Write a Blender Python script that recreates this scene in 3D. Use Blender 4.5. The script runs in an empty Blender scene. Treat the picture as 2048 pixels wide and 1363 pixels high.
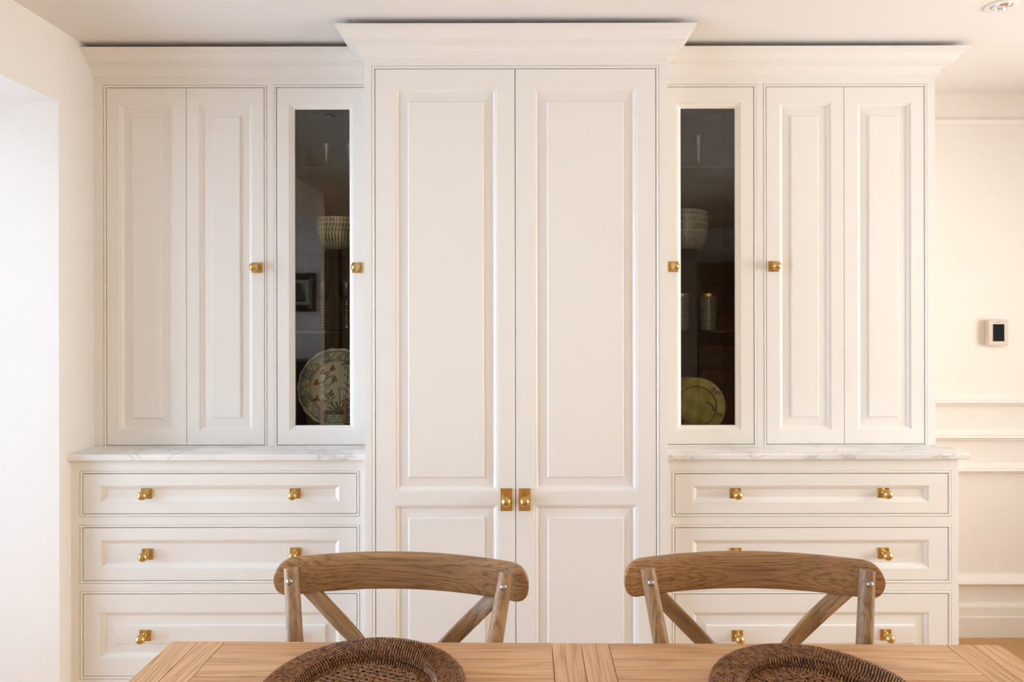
import bpy, bmesh, math, random
from mathutils import Vector, Matrix
random.seed(7)
scene = bpy.context.scene
COL = scene.collection
PI = math.pi

# ------------------------------------------------------------------ camera, world, lights, exposure
F, CX, CY, EYE, ROLL = 1365.0, 1033.0, 630.0, 1.40, 0.0017
cam_d = bpy.data.cameras.new('camera'); cam = bpy.data.objects.new('camera', cam_d); COL.objects.link(cam)
cam.location = (0, 0, EYE); cam.rotation_euler = (PI/2, ROLL, 0)
cam_d.sensor_width = 36; cam_d.lens = F/2048*36
cam_d.shift_x = -(CX-1024)/2048; cam_d.shift_y = -(681.5-CY)/2048
cam_d.clip_start = 0.05
scene.camera = cam
scene.view_settings.view_transform = 'Standard'; scene.view_settings.look = 'None'
scene.view_settings.gamma = 1; scene.view_settings.use_curve_mapping = False
scene.view_settings.exposure = 0.0
try:
    scene.cycles.max_bounces = 10; scene.cycles.diffuse_bounces = 6; scene.cycles.glossy_bounces = 5
    scene.cycles.transparent_max_bounces = 16; scene.cycles.use_denoising = True
    scene.cycles.sample_clamp_indirect = 6
except Exception: pass
w = bpy.data.worlds.new('world'); scene.world = w; w.use_nodes = True
w.node_tree.nodes['Background'].inputs[0].default_value = (0.63, 0.80, 1.0, 1)
w.node_tree.nodes['Background'].inputs[1].default_value = 8.2

def area(name, loc, rot, sx, sy, power, color):
    d = bpy.data.lights.new(name, 'AREA'); d.shape = 'RECTANGLE'; d.size = sx; d.size_y = sy
    d.energy = power; d.color = color
    o = bpy.data.objects.new(name, d); COL.objects.link(o); o.location = loc; o.rotation_euler = rot
    return o
# daylight arriving at the glazed opening on the left (cool)
# and at the window in the right wall (warm evening side)
area('daylight_left', (-2.42, 0.97, 1.06), (0, -PI/2, 0), 2.0, 2.5, 30.0, (0.520, 0.660, 1.000))
area('roof_fill', (-0.3, -1.0, 2.62), (math.radians(14), 0, 0), 1.9, 1.4, 18.0, (1.000, 0.900, 0.433))  # invented overhead fill for even ambient light on the cabinets
area('daylight_right', (3.62, 1.45, 1.35), (0, PI/2, 0), 1.5, 1.9, 85.2, (1.000, 0.831, 0.620))
area('rear_fill', (0.3, -2.52, 1.2), (PI/2, 0, 0), 2.2, 1.8, 22.8, (1.000, 0.763, 0.447))  # added fill from behind the camera, brightens the cabinet contents

# ------------------------------------------------------------------ helpers
def P(x, y, Y):
    """the point of the depth plane Y (metres in front of the lens) that the photograph shows at pixel x, y"""
    xr = x - CX; yr = y - CY
    c, s = math.cos(ROLL), math.sin(ROLL)
    xu = xr*c - yr*s; yu = yr*c + xr*s
    return (xu/F*Y, EYE - yu/F*Y)
def PX(x, Y, y=630): return P(x, y, Y)[0]
def PZ(y, Y, x=1033): return P(x, y, Y)[1]

def tag(o, label=None, cat=None, group=None, kind=None):
    if label: o['label'] = label
    if cat: o['category'] = cat
    if group: o['group'] = group
    if kind: o['kind'] = kind
    return o
def empty(name, loc=(0, 0, 0), rz=0.0):
    o = bpy.data.objects.new(name, None); COL.objects.link(o)
    o.location = loc; o.rotation_euler = (0, 0, rz); o.empty_display_size = 0.1
    return o

class MB:
    def __init__(self): self.v = []; self.f = []; self.c = []
    def add(self, vs, fs, col=None):
        n = len(self.v); self.v += [tuple(p) for p in vs]; self.f += [tuple(i+n for i in f) for f in fs]
        self.c += (col if isinstance(col, list) else [col or (1, 1, 1)]*len(vs))
    def box(self, x0, x1, y0, y1, z0, z1, b=0.0, M=None):
        if b <= 0:
            vs = [(x, y, z) for x in (x0, x1) for y in (y0, y1) for z in (z0, z1)]
            fs = [(0, 1, 3, 2), (4, 6, 7, 5), (0, 4, 5, 1), (2, 3, 7, 6), (0, 2, 6, 4), (1, 5, 7, 3)]
        else:
            bm = bmesh.new()
            vv = [bm.verts.new((x, y, z)) for x in (x0, x1) for y in (y0, y1) for z in (z0, z1)]
            for f in [(0, 1, 3, 2), (4, 6, 7, 5), (0, 4, 5, 1), (2, 3, 7, 6), (0, 2, 6, 4), (1, 5, 7, 3)]:
                bm.faces.new([vv[i] for i in f])
            bmesh.ops.bevel(bm, geom=list(bm.edges), offset=b, segments=2, profile=0.5, affect='EDGES')
            bm.verts.index_update()
            vs = [v.co[:] for v in bm.verts]; fs = [[v.index for v in f.verts] for f in bm.faces]; bm.free()
        if M is not None: vs = [M @ Vector(p) for p in vs]
        self.add(vs, fs)
    def rings(self, rings, cap=True, closed=True, M=None, cap0=False):
        """bridge successive closed loops of points"""
        n = len(rings[0]); vs = [p for r in rings for p in r]; fs = []
        for k in range(len(rings)-1):
            for i in range(n if closed else n-1):
                j = (i+1) % n
                fs.append((k*n+i, k*n+j, (k+1)*n+j, (k+1)*n+i))
        if cap: fs.append(tuple((len(rings)-1)*n+i for i in range(n)))
        if cap0: fs.append(tuple(reversed(range(n))))
        if M is not None: vs = [M @ Vector(p) for p in vs]
        self.add(vs, fs)
    def lathe(self, prof, seg=32, axis='Z', M=None, colf=None, wob=None):
        """prof: list of (r, h)"""
        vs, fs, cs = [], [], []
        for (r, h) in prof:
            for i in range(seg):
                a = 2*PI*i/seg; rr = r*(wob(a, r) if wob else 1)
                if axis == 'Z': p = (rr*math.cos(a), rr*math.sin(a), h)
                else: p = (rr*math.cos(a), h, rr*math.sin(a))
                vs.append(M @ Vector(p) if M is not None else p)
                if colf: cs.append(colf(rr*math.cos(a), rr*math.sin(a), h, a, r))
        for k in range(len(prof)-1):
            for i in range(seg):
                j = (i+1) % seg
                f = (k*seg+i, k*seg+j, (k+1)*seg+j, (k+1)*seg+i)
                fs.append(f if axis == 'Z' else f[::-1])
        self.add(vs, fs, cs if colf else None)
    def tube(self, pts, rad, seg=8, flat=None, up=(0, 0, 1)):
        """tube along pts; rad number or list; flat=(a,b) gives a rounded rectangle a across, b thick"""
        pts = [Vector(p) for p in pts]; n = len(pts); rr = rad if isinstance(rad, (list, tuple)) else [rad]*n
        rings = []
        for i, p in enumerate(pts):
            t = (pts[min(i+1, n-1)] - pts[max(i-1, 0)]).normalized()
            u = Vector(up)
            if abs(u.dot(t)) > 0.95: u = Vector((0, 1, 0))
            s = t.cross(u).normalized(); q = s.cross(t).normalized()
            ring = []
            for k in range(seg):
                a = 2*PI*k/seg
                if flat:
                    ca, sa = math.cos(a), math.sin(a)
                    e = 0.35
                    xx = math.copysign(abs(ca)**e, ca)*flat[0]/2*rr[i]; yy = math.copysign(abs(sa)**e, sa)*flat[1]/2*rr[i]
                    ring.append(p + s*xx + q*yy)
                else: ring.append(p + s*rr[i]*math.cos(a) + q*rr[i]*math.sin(a))
            rings.append(ring)
        self.rings(rings, cap=True, cap0=True)
    def build(self, name, m, parent=None, smooth=False, data_only=False, angle=None, color=False):
        me = bpy.data.meshes.new(name); me.from_pydata(self.v, [], self.f)
        if color:
            ca = me.color_attributes.new('Col', 'FLOAT_COLOR', 'POINT')
            ca.data.foreach_set('color', [x for c in self.c for x in (c[0], c[1], c[2], 1)])
        bm = bmesh.new(); bm.from_mesh(me)
        bmesh.ops.recalc_face_normals(bm, faces=bm.faces); bm.to_mesh(me); bm.free()
        if smooth:
            me.polygons.foreach_set('use_smooth', [True]*len(me.polygons))
            if angle: me.set_sharp_from_angle(angle=math.radians(angle))
        me.materials.append(m); me.update()
        if data_only: return me
        o = bpy.data.objects.new(name, me); COL.objects.link(o)
        if parent is not None: o.parent = parent
        return o
def link(name, me, parent=None, loc=None, rot=None):
    o = bpy.data.objects.new(name, me); COL.objects.link(o)
    if parent is not None: o.parent = parent
    if loc: o.location = loc
    if rot: o.rotation_euler = rot
    return o
def kids(o): return [c for c in bpy.data.objects if c.parent == o]
def copy_tree(o, parent=None):
    c = o.copy(); COL.objects.link(c); c.parent = parent
    for ch in kids(o): copy_tree(ch, c)
    return c

# ------------------------------------------------------------------ materials
def nodes(name):
    m = bpy.data.materials.new(name); m.use_nodes = True
    nt = m.node_tree; return m, nt, nt.nodes['Principled BSDF']
def N(nt, t, **kw):
    n = nt.nodes.new(t)
    for k, v in kw.items(): setattr(n, k, v)
    return n
def plain(name, col, rough=0.5, metal=0.0, bump=0.0, bscale=200.0, coat=0.0, vary=0.0):
    m, nt, b = nodes(name)
    b.inputs['Base Color'].default_value = (*col, 1); b.inputs['Roughness'].default_value = rough
    b.inputs['Metallic'].default_value = metal; b.inputs['Coat Weight'].default_value = coat
    tc = N(nt, 'ShaderNodeTexCoord'); no = N(nt, 'ShaderNodeTexNoise'); no.inputs['Scale'].default_value = bscale
    nt.links.new(tc.outputs['Object'], no.inputs['Vector'])
    if bump:
        bp = N(nt, 'ShaderNodeBump'); bp.inputs['Strength'].default_value = bump; bp.inputs['Distance'].default_value = 0.001
        nt.links.new(no.outputs['Fac'], bp.inputs['Height']); nt.links.new(bp.outputs['Normal'], b.inputs['Normal'])
    if vary:
        n2 = N(nt, 'ShaderNodeTexNoise'); n2.inputs['Scale'].default_value = 3.0
        nt.links.new(tc.outputs['Object'], n2.inputs['Vector'])
        mx = N(nt, 'ShaderNodeMix', data_type='RGBA')
        mx.inputs[6].default_value = (*[c*(1-vary) for c in col], 1); mx.inputs[7].default_value = (*[min(1, c*(1+vary)) for c in col], 1)
        nt.links.new(n2.outputs['Fac'], mx.inputs[0]); nt.links.new(mx.outputs[2], b.inputs['Base Color'])
    return m
def vcol(name, rough=0.25, coat=0.3):
    m, nt, b = nodes(name)
    a = N(nt, 'ShaderNodeVertexColor'); a.layer_name = 'Col'
    nt.links.new(a.outputs['Color'], b.inputs['Base Color']); b.inputs['Roughness'].default_value = rough
    b.inputs['Coat Weight'].default_value = coat
    return m
def ramp(nt, stops):
    r = N(nt, 'ShaderNodeValToRGB'); e = r.color_ramp.elements
    while len(e) < len(stops): e.new(0.5)
    for el, (p, c) in zip(e, stops): el.position = p; el.color = (*c, 1)
    return r
def wood(name, axis, light, mid, dark, rough=0.45, ring=9.0, fine=1.0, bump=0.25, contrast=0.5):
    """oak: broad cathedral figure, narrow dark pores, slow tone drift. axis = grain direction"""
    m, nt, b = nodes(name); L = nt.links.new
    tc = N(nt, 'ShaderNodeTexCoord'); oi = N(nt, 'ShaderNodeObjectInfo')
    mul = N(nt, 'ShaderNodeVectorMath', operation='MULTIPLY_ADD')
    cmb = N(nt, 'ShaderNodeCombineXYZ')
    for i, k in enumerate((13.0, 7.0, 5.0)):
        mm = N(nt, 'ShaderNodeMath', operation='MULTIPLY'); mm.inputs[1].default_value = k
        L(oi.outputs['Random'], mm.inputs[0]); L(mm.outputs[0], cmb.inputs[i])
    mul.inputs[1].default_value = (1, 1, 1)
    L(tc.outputs['Object'], mul.inputs[0]); L(cmb.outputs[0], mul.inputs[2])
    def scaled(along, across):
        mp = N(nt, 'ShaderNodeMapping'); mp.inputs['Scale'].default_value = tuple(along if 'XYZ'[i] == axis else across for i in range(3))
        L(mul.outputs[0], mp.inputs['Vector']); return mp
    m1 = scaled(0.75, 8.0); n1 = N(nt, 'ShaderNodeTexNoise'); n1.inputs['Scale'].default_value = 1.0; n1.inputs['Detail'].default_value = 2.0
    L(m1.outputs[0], n1.inputs['Vector'])
    mr = N(nt, 'ShaderNodeMath', operation='MULTIPLY'); mr.inputs[1].default_value = ring; L(n1.outputs['Fac'], mr.inputs[0])
    fr = N(nt, 'ShaderNodeMath', operation='FRACT'); L(mr.outputs[0], fr.inputs[0])
    r1 = ramp(nt, [(0.0, (0, 0, 0)), (0.10, (0.6, 0.6, 0.6)), (0.40, (1, 1, 1)), (0.72, (0.8, 0.8, 0.8)), (0.93, (0.1, 0.1, 0.1)), (1.0, (0.0, 0.0, 0.0))]); L(fr.outputs[0], r1.inputs[0])
    m2 = scaled(6.0*fine, 260.0*fine); n2 = N(nt, 'ShaderNodeTexNoise'); n2.inputs['Scale'].default_value = 1.0; n2.inputs['Detail'].default_value = 3.0
    L(m2.outputs[0], n2.inputs['Vector'])
    r2 = ramp(nt, [(0.40, (0, 0, 0)), (0.52, (1, 1, 1))]); L(n2.outputs['Fac'], r2.inputs[0])
    m3 = scaled(0.7, 5.0); n3 = N(nt, 'ShaderNodeTexNoise'); n3.inputs['Scale'].default_value = 1.6; L(m3.outputs[0], n3.inputs['Vector'])
    mxa = N(nt, 'ShaderNodeMix', data_type='RGBA'); mxa.inputs[6].default_value = (*mid, 1); mxa.inputs[7].default_value = (*light, 1)
    r3 = ramp(nt, [(0.35, (0, 0, 0)), (0.65, (1, 1, 1))]); L(n3.outputs['Fac'], r3.inputs[0]); L(r3.outputs[0], mxa.inputs[0])
    inv = N(nt, 'ShaderNodeMath', operation='MULTIPLY'); L(r1.outputs[0], inv.inputs[0]); L(r2.outputs[0], inv.inputs[1])
    om = N(nt, 'ShaderNodeMath', operation='MULTIPLY_ADD'); om.inputs[1].default_value = -contrast*0.6; om.inputs[2].default_value = contrast*0.6
    L(r1.outputs[0], om.inputs[0])
    om2 = N(nt, 'ShaderNodeMath', operation='MULTIPLY_ADD'); om2.inputs[1].default_value = -contrast*0.55; L(r2.outputs[0], om2.inputs[0])
    ad = N(nt, 'ShaderNodeMath', operation='ADD'); ad.inputs[1].default_value = contrast*0.55; L(om.outputs[0], ad.inputs[0]); L(ad.outputs[0], om2.inputs[2])
    mxb = N(nt, 'ShaderNodeMix', data_type='RGBA'); mxb.clamp_factor = True
    L(om2.outputs[0], mxb.inputs[0]); L(mxa.outputs[2], mxb.inputs[6]); mxb.inputs[7].default_value = (*dark, 1)
    hs = N(nt, 'ShaderNodeHueSaturation'); vv = N(nt, 'ShaderNodeMapRange'); vv.inputs[3].default_value = 0.90; vv.inputs[4].default_value = 1.08
    L(oi.outputs['Random'], vv.inputs[0]); L(vv.outputs[0], hs.inputs['Value']); L(mxb.outputs[2], hs.inputs['Color'])
    L(hs.outputs[0], b.inputs['Base Color']); b.inputs['Roughness'].default_value = rough
    bp = N(nt, 'ShaderNodeBump'); bp.inputs['Strength'].default_value = bump; bp.inputs['Distance'].default_value = 0.0008
    L(inv.outputs[0], bp.inputs['Height']); L(bp.outputs['Normal'], b.inputs['Normal'])
    return m
def glass(name, tint=(1, 1, 1), ior=1.45, gain=1.0, rough=0.0):
    """thin clear glass: see-through with a Fresnel mirror on top"""
    m = bpy.data.materials.new(name); m.use_nodes = True; nt = m.node_tree; nt.nodes.clear()
    out = N(nt, 'ShaderNodeOutputMaterial'); mx = N(nt, 'ShaderNodeMixShader')
    tr = N(nt, 'ShaderNodeBsdfTransparent'); tr.inputs[0].default_value = (*tint, 1)
    gl = N(nt, 'ShaderNodeBsdfGlossy'); gl.inputs['Roughness'].default_value = rough
    fr = N(nt, 'ShaderNodeFresnel'); fr.inputs[0].default_value = ior
    mu = N(nt, 'ShaderNodeMath', operation='MULTIPLY'); mu.inputs[1].default_value = gain; mu.use_clamp = True
    nt.links.new(fr.outputs[0], mu.inputs[0]); nt.links.new(mu.outputs[0], mx.inputs[0])
    nt.links.new(tr.outputs[0], mx.inputs[1]); nt.links.new(gl.outputs[0], mx.inputs[2]); nt.links.new(mx.outputs[0], out.inputs[0])
    return m
def marble(name, vein1, vein2, sc=2.2):
    m, nt, b = nodes(name); L = nt.links.new
    tc = N(nt, 'ShaderNodeTexCoord'); mp = N(nt, 'ShaderNodeMapping'); mp.inputs['Rotation'].default_value = (0.3, 0.2, 0.9); mp.inputs['Scale'].default_value = (1.0, 2.2, 1.6)
    L(tc.outputs['Object'], mp.inputs[0])
    def vein(scale, width, dist, seed):
        n = N(nt, 'ShaderNodeTexNoise'); n.inputs['Scale'].default_value = scale; n.inputs['Detail'].default_value = 5; n.inputs['Distortion'].default_value = dist
        ad = N(nt, 'ShaderNodeVectorMath', operation='ADD'); ad.inputs[1].default_value = (seed, seed*2, 0); L(mp.outputs[0], ad.inputs[0]); L(ad.outputs[0], n.inputs['Vector'])
        s = N(nt, 'ShaderNodeMath', operation='SUBTRACT'); s.inputs[1].default_value = 0.5; L(n.outputs['Fac'], s.inputs[0])
        a = N(nt, 'ShaderNodeMath', operation='ABSOLUTE'); L(s.outputs[0], a.inputs[0])
        r = ramp(nt, [(0.0, (1, 1, 1)), (width, (0, 0, 0))]); L(a.outputs[0], r.inputs[0]); return r
    v1 = vein(sc, 0.016, 0.6, 3.1); v2 = vein(sc*0.8, 0.012, 0.5, 8.4)
    cl = N(nt, 'ShaderNodeTexNoise'); cl.inputs['Scale'].default_value = 4.0; L(mp.outputs[0], cl.inputs['Vector'])
    rc = ramp(nt, [(0.4, (0.84, 0.82, 0.79)), (0.62, (0.70, 0.69, 0.68))]); L(cl.outputs['Fac'], rc.inputs[0])
    prev = rc.outputs[0]
    for v, c, k in ((v1, vein1, 0.38), (v2, vein2, 0.6)):
        msk = N(nt, 'ShaderNodeMath', operation='MULTIPLY'); msk.inputs[1].default_value = k; L(v.outputs[0], msk.inputs[0])
        mk2 = N(nt, 'ShaderNodeMath', operation='MULTIPLY'); L(msk.outputs[0], mk2.inputs[0]); L(cl.outputs['Fac'], mk2.inputs[1])
        mk3 = N(nt, 'ShaderNodeMath', operation='MULTIPLY'); mk3.inputs[1].default_value = 1.6; mk3.use_clamp = True; L(mk2.outputs[0], mk3.inputs[0])
        mx = N(nt, 'ShaderNodeMix', data_type='RGBA'); L(mk3.outputs[0], mx.inputs[0]); L(prev, mx.inputs[6]); mx.inputs[7].default_value = (*c, 1); prev = mx.outputs[2]
    L(prev, b.inputs['Base Color']); b.inputs['Roughness'].default_value = 0.22
    return m

PAINT = plain('cream_eggshell_paint', (0.80, 0.775, 0.735), 0.36, bump=0.03, bscale=90)
WALL = plain('warm_white_wall_paint', (0.83, 0.79, 0.74), 0.75, bump=0.05, bscale=260)
CEIL = plain('ceiling_paint', (0.80, 0.765, 0.73), 0.85, bump=0.04, bscale=260)
TRIM = plain('trim_paint', (0.83, 0.79, 0.74), 0.45, bump=0.02)
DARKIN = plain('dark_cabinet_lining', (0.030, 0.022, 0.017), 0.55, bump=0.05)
BRASS = plain('aged_brass', (0.60, 0.40, 0.155), 0.33, metal=1.0, bump=0.12, bscale=120, vary=0.12)
STEEL = plain('dull_steel', (0.42, 0.40, 0.39), 0.32, metal=1.0, bump=0.05)
CHROME = plain('brushed_nickel', (0.85, 0.85, 0.85), 0.22, metal=1.0, bump=0.02)
OAKT = wood('table_oak_long', 'X', (0.72, 0.44, 0.235), (0.62, 0.35, 0.175), (0.30, 0.145, 0.065), 0.42, ring=20, bump=0.25, contrast=0.6)
OAKC = wood('table_oak_cross', 'Y', (0.72, 0.44, 0.235), (0.61, 0.345, 0.175), (0.30, 0.145, 0.065), 0.42, ring=18, bump=0.25, contrast=0.6)
OAKZ = wood('table_oak_leg', 'Z', (0.60, 0.34, 0.16), (0.50, 0.27, 0.12), (0.24, 0.11, 0.04), 0.45)
CHX = wood('chair_oak_rail', 'X', (0.47, 0.265, 0.12), (0.35, 0.19, 0.085), (0.11, 0.055, 0.024), 0.42, ring=26, bump=0.5, contrast=0.68)
CHZ = wood('chair_oak_post', 'Z', (0.46, 0.275, 0.135), (0.34, 0.2, 0.095), (0.11, 0.06, 0.028), 0.45, ring=18, bump=0.5, contrast=0.66)
FLOORW = wood('floor_oak', 'X', (0.62, 0.35, 0.13), (0.52, 0.28, 0.10), (0.36, 0.17, 0.06), 0.35, ring=5, bump=0.08, contrast=0.35)
DARKWOOD = wood('dark_walnut', 'X', (0.09, 0.045, 0.022), (0.06, 0.028, 0.014), (0.02, 0.01, 0.005), 0.4)
STAIRW = wood('stair_wood', 'X', (0.28, 0.13, 0.05), (0.22, 0.10, 0.04), (0.10, 0.045, 0.02), 0.4)
PANE = glass('cabinet_glass', (0.93, 0.92, 0.90), 1.45, 1.8)
CLEAR = glass('window_glass', (0.97, 0.98, 0.98), 1.45, 1.0)
SHELFG = glass('shelf_glass', (0.86, 0.92, 0.90), 1.5, 1.5)
CRYSTAL = glass('crystal', (0.80, 0.84, 0.86), 1.6, 2.6, 0.03)
CERAM = vcol('painted_ceramic')
MARB_L = marble('marble_rust_vein', (0.34, 0.20, 0.12), (0.45, 0.44, 0.45), 1.6)
MARB_R = marble('marble_grey_vein', (0.22, 0.22, 0.24), (0.50, 0.42, 0.36), 4.2)

# ------------------------------------------------------------------ the room
XL, XR, YB, YR, ZC = -1.5355, 3.5, 2.98, -2.6, 2.364
XLL = -3.2
def struct(name, mb, m, **k):
    o = mb.build(name, m, **k); o['kind'] = 'structure'; return o

# floor: herringbone of oak blocks on a screed
mb = MB(); mb.box(XLL-0.1, XR+0.1, YR-0.1, YB+0.1, -0.12, -0.012)
floor = struct('floor', mb, plain('floor_screed', (0.10, 0.07, 0.05), 0.9))
bl, bw = 0.54, 0.09
mb = MB(); mb.box(0.0005, bl-0.0005, 0.0005, bw-0.0005, -0.012, 0.0, 0.0009)
blk = mb.build('floor_block', FLOORW, data_only=True)
spots = []
R45 = Matrix.Rotation(PI/4, 2)
n_ = 6
for i in range(-75, 76):
    for m_ in range(-8, 9):
        for kind in (0, 1):
            if kind == 0: x0, y0, rz = (i+2*n_*m_)*bw, i*bw, 0.0
            else: x0, y0, rz = (i+1)*bw, (i+1+2*n_*m_)*bw, PI/2
            v = R45 @ Vector((x0, y0)); c = R45 @ Vector((x0 + (bl/2 if kind == 0 else -bw/2), y0 + (bw/2 if kind == 0 else bl/2)))
            if XLL-0.22 < c.x < XR+0.22 and YR-0.22 < c.y < YB+0.2: spots.append((c, v, rz + PI/4))
tgt = Vector((1.9, 2.7))
spots.sort(key=lambda s: (s[0]-tgt).length)
seen = set(); uniq = []
for s in spots:
    key = (round(s[0].x, 3), round(s[0].y, 3))
    if key not in seen: seen.add(key); uniq.append(s)
for c, v, rz in uniq[:280]:
    link('floor_block', blk, floor, (v.x, v.y, 0), (0, 0, rz))
mb = MB()
for c, v, rz in uniq[280:]:
    M = Matrix.Translation((v.x, v.y, 0)) @ Matrix.Rotation(rz, 4, 'Z')
    mb.box(0.0005, bl-0.0005, 0.0005, bw-0.0005, -0.012, 0.0, 0, M)
rest = mb.build('floor_blocks', FLOORW, floor); rest['kind'] = 'stuff'

mb = MB()  # ceiling, with an opening added behind the camera for the overhead fill
ox0, ox1, oy0, oy1 = -1.25, 0.75, -1.7, -0.3
mb.box(XLL-0.1, ox0, YR-0.1, YB+0.1, ZC, ZC+0.22); mb.box(ox1, XR+0.1, YR-0.1, YB+0.1, ZC, ZC+0.22)
mb.box(ox0, ox1, YR-0.1, oy0, ZC, ZC+0.22); mb.box(ox0, ox1, oy1, YB+0.1, ZC, ZC+0.22)
struct('ceiling', mb, CEIL)
mb = MB()
for x in (ox0, (ox0+ox1)/2-0.02, ox1-0.04): mb.box(x, x+0.04, oy0, oy1, ZC+0.18, ZC+0.22)
for y in (oy0, oy1-0.04): mb.box(ox0+0.04, ox1-0.04, y, y+0.04, ZC+0.18, ZC+0.22)
wn = struct('added_roof_window', mb, TRIM)  # made-up roof glazing that dresses the overhead fill
mb = MB(); mb.box(ox0, ox1, oy0, oy1, ZC+0.195, ZC+0.2); mb.build('window_pane', CLEAR, wn)

mb = MB(); mb.box(XL-0.05, XR+0.1, YB, YB+0.12, 0, ZC)
struct('wall_back', mb, WALL)
YP = -0.35
mb = MB(); head = PZ(203.5, 2.29, 119)
mb.box(XL-0.78, XL, 2.29, YB, 0, ZC); mb.box(XL-0.78, XL, YP, 2.29, head, ZC); mb.box(XLL, XL, YP-0.12, YP, 0, ZC)
struct('wall_left', mb, WALL)
mb = MB(); mb.box(XLL-0.1, XLL, YR, YP-0.12, 0, ZC); struct('wall_far_left', mb, WALL)
mb = MB(); mb.box(XLL-0.1, XR+0.1, YR-0.12, YR, 0, ZC); struct('wall_rear', mb, WALL)
mb = MB()
mb.box(XR, XR+0.12, YR, 0.5, 0, ZC); mb.box(XR, XR+0.12, 2.4, YB, 0, ZC); mb.box(XR, XR+0.12, 0.5, 2.4, 0, 0.6); mb.box(XR, XR+0.12, 0.5, 2.4, 2.1, ZC)
struct('wall_right', mb, WALL)
# glazed doors on the left, window on the right
def glazing(name, x, y0, y1, z0, z1, n):
    mb = MB(); t = 0.05
    for i in range(n+1):
        y = y0 + (y1-y0-t)*i/n; mb.box(x, x+t, y, y+t, z0, z1, 0.003)
    for z in (z0, z1-t): mb.box(x+0.002, x+t-0.002, y0+t, y1-t, z, z+t)
    o = struct(name, mb, TRIM)
    for i in range(n):
        ya = y0 + (y1-y0-t)*i/n + t; yb = y0 + (y1-y0-t)*(i+1)/n
        p = MB(); p.box(x+0.02, x+0.026, ya, yb, z0+t, z1-t); p.build('window_pane', CLEAR, o)
glazing('window_1', XL-0.78, YP, 2.29, 0.0, head, 3)
glazing('window_2', XR+0.04, 0.5, 2.4, 0.6, 2.1, 2)

mb = MB()
for x in (-0.9, 0.27, 1.44): mb.box(x, x+0.06, YR+0.001, YR+0.06, 0.2, 2.2, 0.003)
for z in (0.2, 2.14): mb.box(-0.84, 1.44, YR+0.002, YR+0.058, z, z+0.06)
w4 = struct('added_rear_window', mb, TRIM)  # made-up glazed doors dressing the rear fill, wall behind is solid
for x in (-0.84, 0.33): p = MB(); p.box(x, x+(1.11), YR+0.03, YR+0.036, 0.26, 2.14); p.build('window_pane', CLEAR, w4)
# mouldings along the back wall (profile = (projection, height) from its top)
def run_back(name, ytop_px, ybot_px, prof, xa, xb, parent=None):
    zt, zb = PZ(ytop_px, YB, 1960), PZ(ybot_px, YB, 1960); mb = MB(); h = zt-zb
    sec = [(0, 0)] + prof + [(0, 1)]
    vs = [(x, YB - p, zt - q*h) for x in (xa, xb) for (p, q) in sec]; n = len(sec)
    fs = [(i, i+1, n+i+1, n+i) for i in range(n-1)] + [tuple(range(n)), tuple(range(2*n-1, n-1, -1))]
    mb.add(vs, fs); return struct(name, mb, TRIM)
rail = [(0.006, 0.0), (0.012, 0.25), (0.020, 0.45), (0.034, 0.52), (0.036, 0.64), (0.030, 0.70), (0.012, 0.76), (0.013, 0.9), (0.005, 1.0)]
run_back('trim_1', 238, 250, [(0.010, 0.0), (0.014, 0.3), (0.008, 0.6), (0.006, 1.0)], XL, XR)
run_back('trim_2', 789, 811, rail, 1.0, XR)
run_back('trim_3', 857, 881, rail, 1.0, XR)
run_back('trim_4', 924, 946, rail, 1.0, XR)
run_back('trim_5', 1146, 1170, rail, 1.0, XR)
run_back('baseboard_back', 1203, 1269.5, [(0.008, 0.01), (0.014, 0.08), (0.016, 0.12), (0.018, 0.38), (0.024, 0.40), (0.024, 1.0)], 1.0, XR)

# ------------------------------------------------------------------ cabinet building blocks
def rect(x0, x1, z0, z1, y): return [(x0, y, z0), (x1, y, z0), (x1, y, z1), (x0, y, z1)]
def ins(r, g, d, Y): return rect(r[0]+g, r[1]-g, r[2]+g, r[3]-g, Y+d)
def panelled(mb, r, holes, Y, t):
    """front plate r with rectangular holes stacked vertically, all sharing an x range, and its outer edges"""
    x0, x1, z0, z1 = r; e = 0.0012
    hx0, hx1 = holes[0][0], holes[0][1]
    zs = [z0+e] + [z for h in holes for z in (h[2], h[3])] + [z1-e]
    xs = [x0+e, hx0, hx1, x1-e]; idx = {}; vs = []
    for i, x in enumerate(xs):
        for j, z in enumerate(zs): idx[(i, j)] = len(vs); vs.append((x, Y, z))
    fs = []
    for i in range(3):
        for j in range(len(zs)-1):
            if i == 1 and j % 2 == 1: continue
            fs.append((idx[(i, j)], idx[(i+1, j)], idx[(i+1, j+1)], idx[(i, j+1)]))
    mb.add(vs, fs)
    mb.rings([rect(x0+e, x1-e, z0+e, z1-e, Y), rect(x0, x1, z0, z1, Y+e), rect(x0, x1, z0, z1, Y+t)], cap=True)
MOULD = [(0.0, 0.0), (0.0015, 0.0025), (0.005, 0.003), (0.009, 0.0055), (0.012, 0.009), (0.0135, 0.0105), (0.0165, 0.011)]
MOULD2 = [(0.0, 0.0), (0.002, 0.003), (0.0045, 0.0035), (0.014, 0.0105), (0.016, 0.012), (0.020, 0.012)]
def panel_infill(r, Y, parent, raised=0.048):
    mb = MB(); prof = MOULD if raised else MOULD2
    mb.rings([ins(r, g, d, Y) for g, d in prof], cap=False); mb.build('panel_moulding', PAINT, parent)
    mb = MB(); g0, d0 = prof[-1]
    if raised:
        mb.rings([ins(r, g0, d0, Y), ins(r, raised-0.004, 0.0085, Y), ins(r, raised-0.0015, 0.0045, Y), ins(r, raised, 0.003, Y)], cap=True)
        mb.build('raised_panel', PAINT, parent)
    else:
        mb.rings([ins(r, g0, d0, Y), ins(r, g0+0.001, d0, Y)], cap=True); mb.build('flat_panel', PAINT, parent)
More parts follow.
